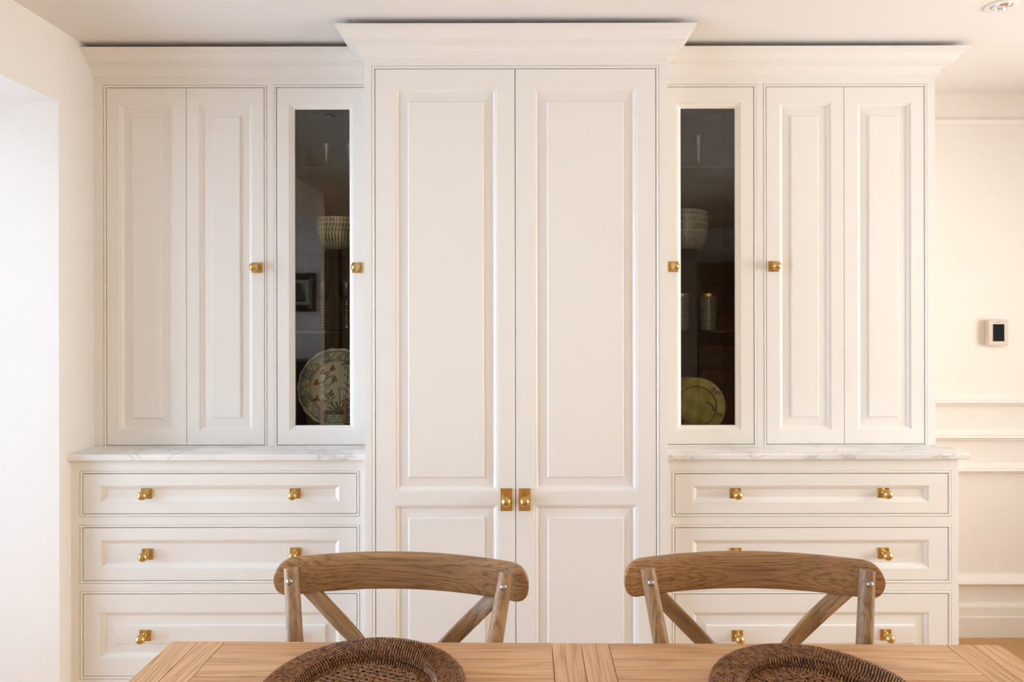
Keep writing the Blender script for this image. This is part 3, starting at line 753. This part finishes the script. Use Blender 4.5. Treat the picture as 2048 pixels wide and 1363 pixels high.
def downlight(loc, lab):
    t = empty('downlight', (loc[0], loc[1], ZC)); tag(t, lab, 'light', 'recessed ceiling downlights')
    mb = MB(); mb.lathe([(0.045, -0.0005), (0.045, -0.004), (0.041, -0.006), (0.030, -0.004), (0.0285, -0.0015), (0.0285, -0.0005)], 40); mb.build('trim_ring', WHITEM, t, smooth=True, angle=40)
    mb = MB(); mb.lathe([(0.028, -0.0005), (0.027, -0.006), (0.021, -0.010), (0.019, -0.003), (0.019, -0.0005)], 32); mb.build('swivel', CHROME, t, smooth=True, angle=40)
    mb = MB(); mb.lathe([(0.0185, -0.0005), (0.0185, -0.003), (0.012, -0.0045), (0.0001, -0.005)], 24); mb.build('lens', LENS, t, smooth=True, angle=40)
WHITEM = plain('white_enamel', (0.82, 0.80, 0.77), 0.3); LENS = plain('frosted_lens', (0.75, 0.74, 0.70), 0.12)
downlight((PX(2003, 2.13, 10), 2.13), 'white downlight in the ceiling above the right-hand wall, top right corner of the photo')
downlight((-0.885, 1.72), 'ceiling downlight seen only as a dark reflection in the left glass door')

# ------------------------------------------------------------------ dining table
TZ = 0.76
yaw = math.radians(-0.75)
tx = (PX(337, 1.344, 1282) + PX(1993, 1.324, 1293))/2; tyb = 1.334
tt = empty('dining_table', (tx, tyb-0.5, 0), yaw); tag(tt, 'light oak dining table with crosswise end boards in the foreground', 'table')
W = PX(1993, 1.324, 1293)-PX(337, 1.344, 1282); h2 = W/2; tf, tb = -0.5, 0.5
def lx(px): return (px-337)/(1993-337)*W - h2
def board(name, x0, x1, y0, y1, m, dz=0.0, th=0.032):
    mb = MB(); mb.box(x0+0.0005, x1-0.0005, y0+0.0004, y1-0.0004, TZ-th, TZ+dz, 0.0012)
    me = mb.v; o = mb.build(name, m, tt); return o
xa, xb, xc, xd, xe = lx(445), lx(1103), lx(1161), lx(1216), lx(1885)
sp = lx(392)
board('end_board', -h2, sp, tf, tb, OAKC); board('end_board', sp, xa, tf, tb, OAKC)
board('end_board', xe, lx(1938), tf, tb, OAKC); board('end_board', lx(1938), h2, tf, tb, OAKC)
board('middle_board', xb, xc, tf, tb, OAKC); board('middle_board', xc, xd, tf, tb, OAKC)
for (u, v) in ((xa, xb), (xd, xe)):
    ys = [tb, tb-0.132, tb-0.27, tb-0.41, tb-0.55, tb-0.70, tb-0.85, tf]
    for a, b_ in zip(ys, ys[1:]): board('plank', u, v, b_, a, OAKT)
mb = MB(); i_ = 0.07
for y in (tf+i_, tb-i_-0.022): mb.box(-h2+i_, h2-i_, y, y+0.022, TZ-0.12, TZ-0.0325)
for x in (-h2+i_, h2-i_-0.022): mb.box(x, x+0.022, tf+i_+0.022, tb-i_-0.022, TZ-0.12, TZ-0.0325)
mb.build('apron', OAKT, tt)
for sx in (-1, 1):
    for sy in (-1, 1):
        mb = MB(); cx_, cy_ = sx*(h2-0.095), sy*(0.5-0.095)
        mb.rings([rect2 for rect2 in [[(cx_-a, cy_-a, z), (cx_+a, cy_-a, z), (cx_+a, cy_+a, z), (cx_-a, cy_+a, z)] for a, z in ((0.026, 0.0), (0.027, 0.004), (0.037, TZ-0.12), (0.037, TZ-0.0325))]], cap=True, cap0=True)
        mb.build('leg', OAKZ, tt)

# ------------------------------------------------------------------ cross back chairs (facing the table, -Y)
def make_chair():
    t = empty('cross_back_chair')
    PT = lambda s: [(s*0.222, 0.265, 0.0), (s*0.203, 0.215, 0.22), (s*0.187, 0.180, 0.44), (s*0.187, 0.172, 0.60), (s*0.2015, 0.187, 0.740), (s*0.2235, 0.220, 0.879)]
    for s in (-1, 1):
        pts = PT(s); dense = []
        for a, b_ in zip(pts, pts[1:]):
            for k in range(4): dense.append(tuple(a[i]+(b_[i]-a[i])*k/4 for i in range(3)))
        dense.append(pts[-1])
        n = len(dense); rr = [0.0150+0.0015*math.sin(PI*i/n) for i in range(n)]; rr[-1] = 0.0148
        mb = MB(); mb.tube(dense, rr, 14); lg = mb.build('post', CHZ, t, smooth=True, angle=50)
        # steel bolt head on the side towards the sitter
        c = Vector((s*0.2195, 0.2135, 0.857)); mb = MB()
        mb.lathe([(0.0001, -0.0185), (0.0032, -0.0180), (0.0058, -0.0160), (0.0072, -0.0130), (0.0072, -0.010), (0.0001, -0.010)], 16, 'Y', Matrix.Translation(c)); mb.build('bolt', STEEL, lg, smooth=True, angle=50)
        mb = MB(); mb.tube([(s*0.205, -0.215, 0.0), (s*0.200, -0.205, 0.22), (s*0.195, -0.195, 0.438)], [0.014, 0.017, 0.018], 14); mb.build('leg', CHZ, t, smooth=True, angle=50)
        mb = MB(); mb.tube([(s*0.205, -0.195, 0.20), (s*0.205, 0.21, 0.20)], 0.010, 10); mb.build('stretcher', CHX, t, smooth=True, angle=50)
    mb = MB(); mb.tube([(-0.20, -0.205, 0.26), (0.20, -0.205, 0.26)], 0.010, 10); mb.build('stretcher', CHX, t, smooth=True, angle=50)
    # bent top rail: rounded ends, bowed away from the sitter, standing behind the posts
    mb = MB(); rings = []; L = 0.268; n = 60; z0, z1 = 0.8080, 0.8862; zm = (z0+z1)/2; hh = (z1-z0)/2
    for i in range(n+1):
        x = L*math.sin(PI*(i/n-0.5)); u = abs(x)/L
        yc = 0.243 + 0.052*(1-u*u)**1.0
        e = max(0.0, (abs(x)-(L-0.036))/0.036); hs = hh*(max(0.0, 1-e**2.3)**(1/2.3)*0.96+0.04); th = 0.0125*(1-0.35*e**3)
        zc = zm + 0.004*(1-u*u) - 0.002*e
        ring = []
        for k in range(20):
            a = 2*PI*k/20; ca, sa = math.cos(a), math.sin(a)
            yy = math.copysign(abs(ca)**0.55, ca)*th; zz = math.copysign(abs(sa)**0.55, sa)*hs
            ring.append((x, yc + yy + 0.0*zz, zc + zz))
        rings.append(ring)
    mb.rings(rings, cap=True, cap0=True); mb.build('top_rail', CHX, t, smooth=True, angle=60)
    # crossed slats
    for s in (-1, 1):
        a = Vector((s*0.230, 0.271, 0.842)); b_ = Vector((-s*0.152, 0.205, 0.455)); pts = []
        for i in range(25):
            q = i/24; p = a.lerp(b_, q); p.y += 0.030*math.sin(PI*q) + (0.006 if s > 0 else -0.006)*min(1, q*5); pts.append(p)
        mb = MB(); mb.tube(pts, 1.0, 12, flat=(0.012, 0.034), up=(s*0.45, 0, 0.6)); rot = mb.build('cross_slat', CHD[s], t, smooth=True, angle=50)
    # seat: rounded wooden frame with a woven cane panel
    def seat_loop(k, z):
        pts = []
        for i in range(40):
            a = 2*PI*i/40; ca, sa = math.cos(a), math.sin(a)
            x = math.copysign(abs(ca)**0.55, ca)*(0.225 - (0.018 if sa > 0 else 0))*k; y = math.copysign(abs(sa)**0.55, sa)*0.205*k - 0.025
            pts.append((x, y, z))
        return pts
    mb = MB(); mb.rings([seat_loop(0.72, 0.438), seat_loop(0.98, 0.438), seat_loop(1.0, 0.446), seat_loop(0.99, 0.464), seat_loop(0.95, 0.468), seat_loop(0.74, 0.464), seat_loop(0.72, 0.438)], cap=False)
    st = mb.build('seat_frame', CHX, t, smooth=True, angle=50)
    mb = MB(); mb.rings([seat_loop(0.73, 0.455), seat_loop(0.3, 0.452)], cap=True); mb.build('cane_seat', plain('cane', (0.42, 0.27, 0.13), 0.5, bump=0.8, bscale=400), t)
    return t
def diagwood(name, s):
    m = wood(name, 'X', (0.46, 0.27, 0.13), (0.33, 0.19, 0.09), (0.11, 0.06, 0.028), 0.45, ring=18, bump=0.5, contrast=0.66)
    mp = m.node_tree.nodes.new('ShaderNodeMapping'); mp.inputs['Rotation'].default_value = (0, s*math.radians(45), 0)
    tc = next(n for n in m.node_tree.nodes if n.type == 'TEX_COORD'); l = tc.outputs['Object'].links[0]; dst = l.to_socket; m.node_tree.links.remove(l)
    m.node_tree.links.new(tc.outputs['Object'], mp.inputs[0]); m.node_tree.links.new(mp.outputs[0], dst); return m
CHD = {1: diagwood('chair_oak_slat_a', 1), -1: diagwood('chair_oak_slat_b', -1)}
c1 = make_chair(); c2 = copy_tree(c1)
def put(c, px, Y, rz, lab):
    c.location = (PX(px, Y+0.22, 1140) , Y, 0); c.rotation_euler.z = rz
    tag(c, lab, 'chair', 'cross-back chairs behind the table')
put(c1, 780, 1.178, math.radians(-4.0), 'weathered oak cross-back chair at the table, left one, overlapping the tall cupboard')
put(c2, 1509, 1.178, math.radians(-1.3), 'weathered oak cross-back chair at the table, right one, before the right drawers')

# ------------------------------------------------------------------ woven rattan chargers
def rattan(name):
    m, nt, b = nodes(name); L = nt.links.new
    va = N(nt, 'ShaderNodeVertexColor'); va.layer_name = 'Col'
    L(va.outputs[0], b.inputs['Base Color']); b.inputs['Roughness'].default_value = 0.30; b.inputs['Specular IOR Level'].default_value = 0.5
    return m
RATT = rattan('brown_rattan')
def stitch(mb, p, d, nrm, ln, wd, th, col):
    d = d.normalized(); s = d.cross(nrm).normalized(); q = nrm.normalized(); vs = []
    for (u, k) in ((-0.5, 0.35), (-0.22, 0.95), (0.22, 0.95), (0.5, 0.35)):
        for a in (0, 72, 144, 216, 288):
            ca, sa = math.cos(math.radians(a+90)), math.sin(math.radians(a+90))
            vs.append(p + d*ln*u + s*wd/2*k*ca + q*(th/2*k*sa - (0.0006 if abs(u) > 0.4 else 0)))
    fs = [(k*5+i, k*5+(i+1) % 5, (k+1)*5+(i+1) % 5, (k+1)*5+i) for k in range(3) for i in range(5)] + [(0, 1, 2, 3, 4), (15, 16, 17, 18, 19)]
    mb.add(vs, fs, [col]*20)
def shade():
    k = random.random(); return tuple(a+(b_-a)*k for a, b_ in zip((0.10, 0.036, 0.013), (0.34, 0.145, 0.05)))
def make_charger():
    random.seed(11)
    R = 0.170; z_rim = 0.028
    # path of the section from the outer edge inwards: (r, z)
    t = empty('rattan_charger')
    def section(r):
        if r > 0.1215: return 0.0265 + 0.0035*math.sin(min(1.0, (r-0.1215)/0.040)*PI/2) - (0.004*((r-0.163)/0.007)**2 if r > 0.163 else 0)
        return 0.012
    core = [(R-0.001, 0.022), (R-0.001, 0.0235)] + [(r, section(r)-0.003) for r in (0.165, 0.160, 0.150, 0.140, 0.130, 0.1225)] + [(0.121, 0.021), (0.1185, 0.011), (0.1165, 0.0095), (0.105, 0.0095), (0.097, 0.0095), (0.097, 0.004), (0.117, 0.0), (0.122, 0.002), (0.132, 0.020), (0.160, 0.022), (R-0.001, 0.022)]
    mb = MB(); mb.lathe(core, 96); mb.build('core_hoop', plain('dark_rattan_core', (0.035, 0.014, 0.006), 0.6), t, smooth=True)
    mb = MB(); mb.lathe([(0.0001, 0.0045), (0.0985, 0.0045), (0.0985, 0.002), (0.0001, 0.002)], 64); mb.build('hole_shade_disc', plain('painted_hole_shade', (0.045, 0.018, 0.008), 0.7, bump=0.8, bscale=500), t)  # dark disc painted as the shade seen through the cane holes
    def rows(name, rs, slant, wl, ww):
        mb = MB()
        for j, r in enumerate(rs):
            if isinstance(r, tuple): r, z, sl = r
            else: z = section(r); sl = (section(r+0.0005)-section(r-0.0005))/0.001
            slope = Vector((1, 0, sl)).normalized()
            pitch = 0.0054; n = int(2*PI*r/pitch)
            for i in range(n):
                a = 2*PI*(i+0.5*(j % 2))/n; ca, sa = math.cos(a), math.sin(a)
                rad = Vector((ca*slope.x, sa*slope.x, slope.z)); tan = Vector((-sa, ca, 0)); nrm = tan.cross(rad)*-1
                if nrm.z < 0: nrm = -nrm
                d = rad*math.cos(slant) + tan*math.sin(slant)
                stitch(mb, Vector((r*ca, r*sa, z)), d, nrm, wl, ww, 0.0040, shade())
        o = mb.build(name, RATT, t, smooth=True, color=True); o['kind'] = 'stuff'; return o
    rows('woven_rim', [0.1682-0.0053*i for i in range(9)], math.radians(35), 0.0088, 0.0034)
    rows('woven_wall', [(0.1222, 0.0240, 1.2), (0.1203, 0.0195, 4.0), (0.1190, 0.0145, 4.0)], math.radians(8), 0.0078, 0.0038)
    rows('woven_band', [0.1150, 0.1101, 0.1052, 0.1005], math.radians(20), 0.0070, 0.0034)
    # edge binding of twisted strand
    mb = MB()
    for i in range(200):
        a = 2*PI*i/200; ca, sa = math.cos(a), math.sin(a); tan = Vector((-sa, ca, 0)); rad = Vector((ca, sa, 0))
        stitch(mb, Vector(((R+0.0005)*ca, (R+0.0005)*sa, 0.0225)), (tan+Vector((0, 0, 0.9))).normalized(), rad, 0.0085, 0.0040, 0.0042, shade())
    o = mb.build('edge_binding', RATT, t, smooth=True, color=True); o['kind'] = 'stuff'
    # cane centre: straight pairs both ways plus diagonals
    mb = MB(); Rc = 0.0990; p = 0.0105
    def strand(a, b_, z, wd):
        v = Vector(b_)-Vector(a); ln = v.length
        if ln < 0.004: return
        n = max(2, int(ln/0.006)); s = Vector((-v.y, v.x, 0)).normalized()*wd/2; vs = []; c = []
        for i in range(n+1):
            q = Vector(a)+v*i/n; zz = z + 0.0009*math.sin(i*PI*0.6); col = shade()
            for sg, dz in ((-1, 0), (-0.5, 0.0009), (0.5, 0.0009), (1, 0)): vs.append((q.x+s.x*sg, q.y+s.y*sg, zz+dz)); c.append(col)
        fs = [(i*4+k, i*4+k+1, (i+1)*4+k+1, (i+1)*4+k) for i in range(n) for k in range(3)]
        mb.add(vs, fs, c)
    def line(off, ang, z, wd):
        if abs(off) >= Rc: return
        h = math.sqrt(Rc*Rc-off*off); d = Vector((math.cos(ang), math.sin(ang), 0)); nn = Vector((-math.sin(ang), math.cos(ang), 0))
        strand(nn*off - d*h, nn*off + d*h, z, wd)
    k = int(Rc/p)+1
    for i in range(-k, k+1):
        for dd in (-0.0014, 0.0014):
            line(i*p+dd, 0.4, 0.0112, 0.0025); line(i*p+dd, 0.4+PI/2, 0.0119, 0.0025)
        line((i+0.5)*p*1.0, 0.4+PI/4, 0.0126, 0.0026); line((i+0.5)*p*1.0, 0.4-PI/4, 0.0132, 0.0026)
    o = mb.build('cane_centre', RATT, t, color=True); o['kind'] = 'stuff'
    return t
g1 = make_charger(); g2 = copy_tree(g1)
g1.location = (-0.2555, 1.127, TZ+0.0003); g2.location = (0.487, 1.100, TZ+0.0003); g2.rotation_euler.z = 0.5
tag(g1, 'round brown woven rattan charger on the oak table, left one, before the left chair', 'placemat', 'rattan chargers on the table')
tag(g2, 'round brown woven rattan charger on the oak table, right one, before the right chair', 'placemat', 'rattan chargers on the table')

# ------------------------------------------------------------------ the room behind the camera, seen as reflections in the glass
ref = lambda px, py, Y: ((px-CX)/F*(2*YW-Y), EYE-(py-CY)/F*(2*YW-Y))
# framed picture on the rear wall
x1, zt_ = ref(630, 545, YP); x1b, zb2 = ref(630, 622, YP); x0 = x1-0.40
t = empty('framed_picture', ((x0+x1)/2, YP+0.02, zb2)); tag(t, 'dark wood framed painting, seen reflected in the left glass door', 'picture'); PEND.append(t)
mb = MB(); rr = (x0, x1, zb2, zt_)
def rrect(g, y): return [(rr[0]+g, y, rr[2]+g), (rr[1]-g, y, rr[2]+g), (rr[1]-g, y, rr[3]-g), (rr[0]+g, y, rr[3]-g)]
mb.rings([rrect(0, YP+0.001), rrect(0, YP+0.03), rrect(0.02, YP+0.04), rrect(0.04, YP+0.03), rrect(0.052, YP+0.012)], cap=False); mb.build('frame', DARKWOOD, t)
mb = MB(); mb.rings([rrect(0.052, YP+0.012), rrect(0.078, YP+0.013)], cap=False); mb.build('mount', plain('mount_card', (0.55, 0.47, 0.36), 0.8), t)
cv, nt, b = nodes('painted_canvas'); nn = N(nt, 'ShaderNodeTexNoise'); nn.inputs['Scale'].default_value = 9; tc = N(nt, 'ShaderNodeTexCoord'); nt.links.new(tc.outputs['Object'], nn.inputs['Vector'])
rp_ = ramp(nt, [(0.35, (0.03, 0.03, 0.015)), (0.5, (0.06, 0.12, 0.04)), (0.58, (0.30, 0.22, 0.14)), (0.68, (0.5, 0.45, 0.36))]); nt.links.new(nn.outputs['Fac'], rp_.inputs[0]); nt.links.new(rp_.outputs[0], b.inputs['Base Color'])
mb = MB(); mb.rings([rrect(0.078, YP+0.013), rrect(0.082, YP+0.012)], cap=True); mb.build('canvas', cv, t)
# sideboard below it
xs1, zs1 = ref(611, 722, YP+0.30)
t = empty('sideboard', (xs1-0.30, YP+0.15, 0)); tag(t, 'dark wooden sideboard below the framed picture, seen reflected in the left glass door', 'sideboard'); PEND.append(t)
mb = MB(); mb.box(xs1-0.60, xs1, YP+0.02, YP+0.30, 0.10, zs1-0.03, 0.004); mb.build('body', DARKWOOD, t)
mb = MB(); mb.box(xs1-0.61, xs1+0.01, YP+0.015, YP+0.31, zs1-0.03, zs1, 0.004); mb.build('top', DARKWOOD, t)
for i in range(2):
    mb = MB(); mb.box(xs1-0.59+0.295*i, xs1-0.305+0.295*i, YP+0.30, YP+0.312, 0.12, zs1-0.05, 0.003); d = mb.build('door', DARKWOOD, t)
    knob2 = MB(); knob2.box(xs1-0.34+0.07*i, xs1-0.32+0.07*i, YP+0.312, YP+0.325, zs1-0.25, zs1-0.2, 0.002); knob2.build('handle', BRASS, d)
for sx in (xs1-0.58, xs1-0.06):
    for sy in (YP+0.04, YP+0.24):
        mb = MB(); mb.box(sx, sx+0.045, sy, sy+0.045, 0, 0.10); mb.build('leg', DARKWOOD, t)
# tall brown cupboard in the rear left corner region with pilasters
xk0, _ = ref(638, 500, YR+0.4); xk1, _ = ref(720, 500, YR+0.4)
t = empty('rear_cupboard', ((xk0+xk1)/2, YR+0.2, 0)); tag(t, 'tall taupe cupboard at the rear wall, seen reflected in the left glass door', 'cupboard'); PEND.append(t)
TAUPE = plain('taupe_paint', (0.27, 0.22, 0.18), 0.5); DT = plain('dark_taupe_paint', (0.10, 0.075, 0.055), 0.5)
mb = MB(); mb.box(xk0, xk1, YR+0.01, YR+0.38, 0, 2.2); mb.build('carcass', DT, t)
mb = MB(); mb.box(xk0-0.01, xk1+0.01, YR+0.01, YR+0.42, 2.2, 2.30, 0.01); mb.build('cornice', DARKWOOD, t)
n = 2; wd = (xk1-xk0)/n
for i in range(n):
    a, b_ = xk0+wd*i+0.02, xk0+wd*(i+1)-0.02
    mb = MB(); panelled(mb, (a, b_, 0.08, 2.17), [(a+0.05, b_-0.05, 0.15, 2.08)], 0, 0.02)
    mb.rings([rect(a+0.05, b_-0.05, 0.15, 2.08, 0), rect(a+0.065, b_-0.065, 0.165, 2.065, 0.010)], cap=True)
    mb.v = [(p[0], YR+0.40-p[1], p[2]) for p in mb.v]; mb.build('door', TAUPE, t)
# stair at the right, beside and behind the camera
xs0, za = ref(1399, 737, -1.30)
t = empty('staircase', (xs0+0.45, -1.8, 0)); tag(t, 'brown wooden staircase behind the camera, seen reflected in the right glass door', 'staircase'); PEND.append(t)
rise, going = 0.21, 0.24; zz0 = za-4*rise; n = 9
for i in range(n):
    z = za + (i-4)*rise; y = -1.30 - (i-4)*going
    if z + rise > ZC-0.02 or z+rise < 0.1 or y-going < YR: continue
    zl = max(z, 0.0)
    mb = MB(); mb.box(xs0, xs0+0.95, y-going, y, 0.0, z+rise-0.03); mb.build('riser', STAIRW, t)
    mb = MB(); mb.box(xs0-0.0, xs0+0.95, y-going, y+0.02, z+rise-0.03, z+rise, 0.004); mb.build('tread', STAIRW, t)
xp1, zp1 = ref(1396, 307, -1.25)
mb = MB(); mb.box(xp1-0.30, xp1, -1.50, -1.25, 0, ZC); struct('wall_stair', mb, TAUPE)
# ------------------------------------------------------------------ settle parents: parts were written in world coordinates
for t in PEND:
    inv = Matrix.Translation(t.location).inverted()
    for ch in kids(t): ch.matrix_parent_inverse = inv
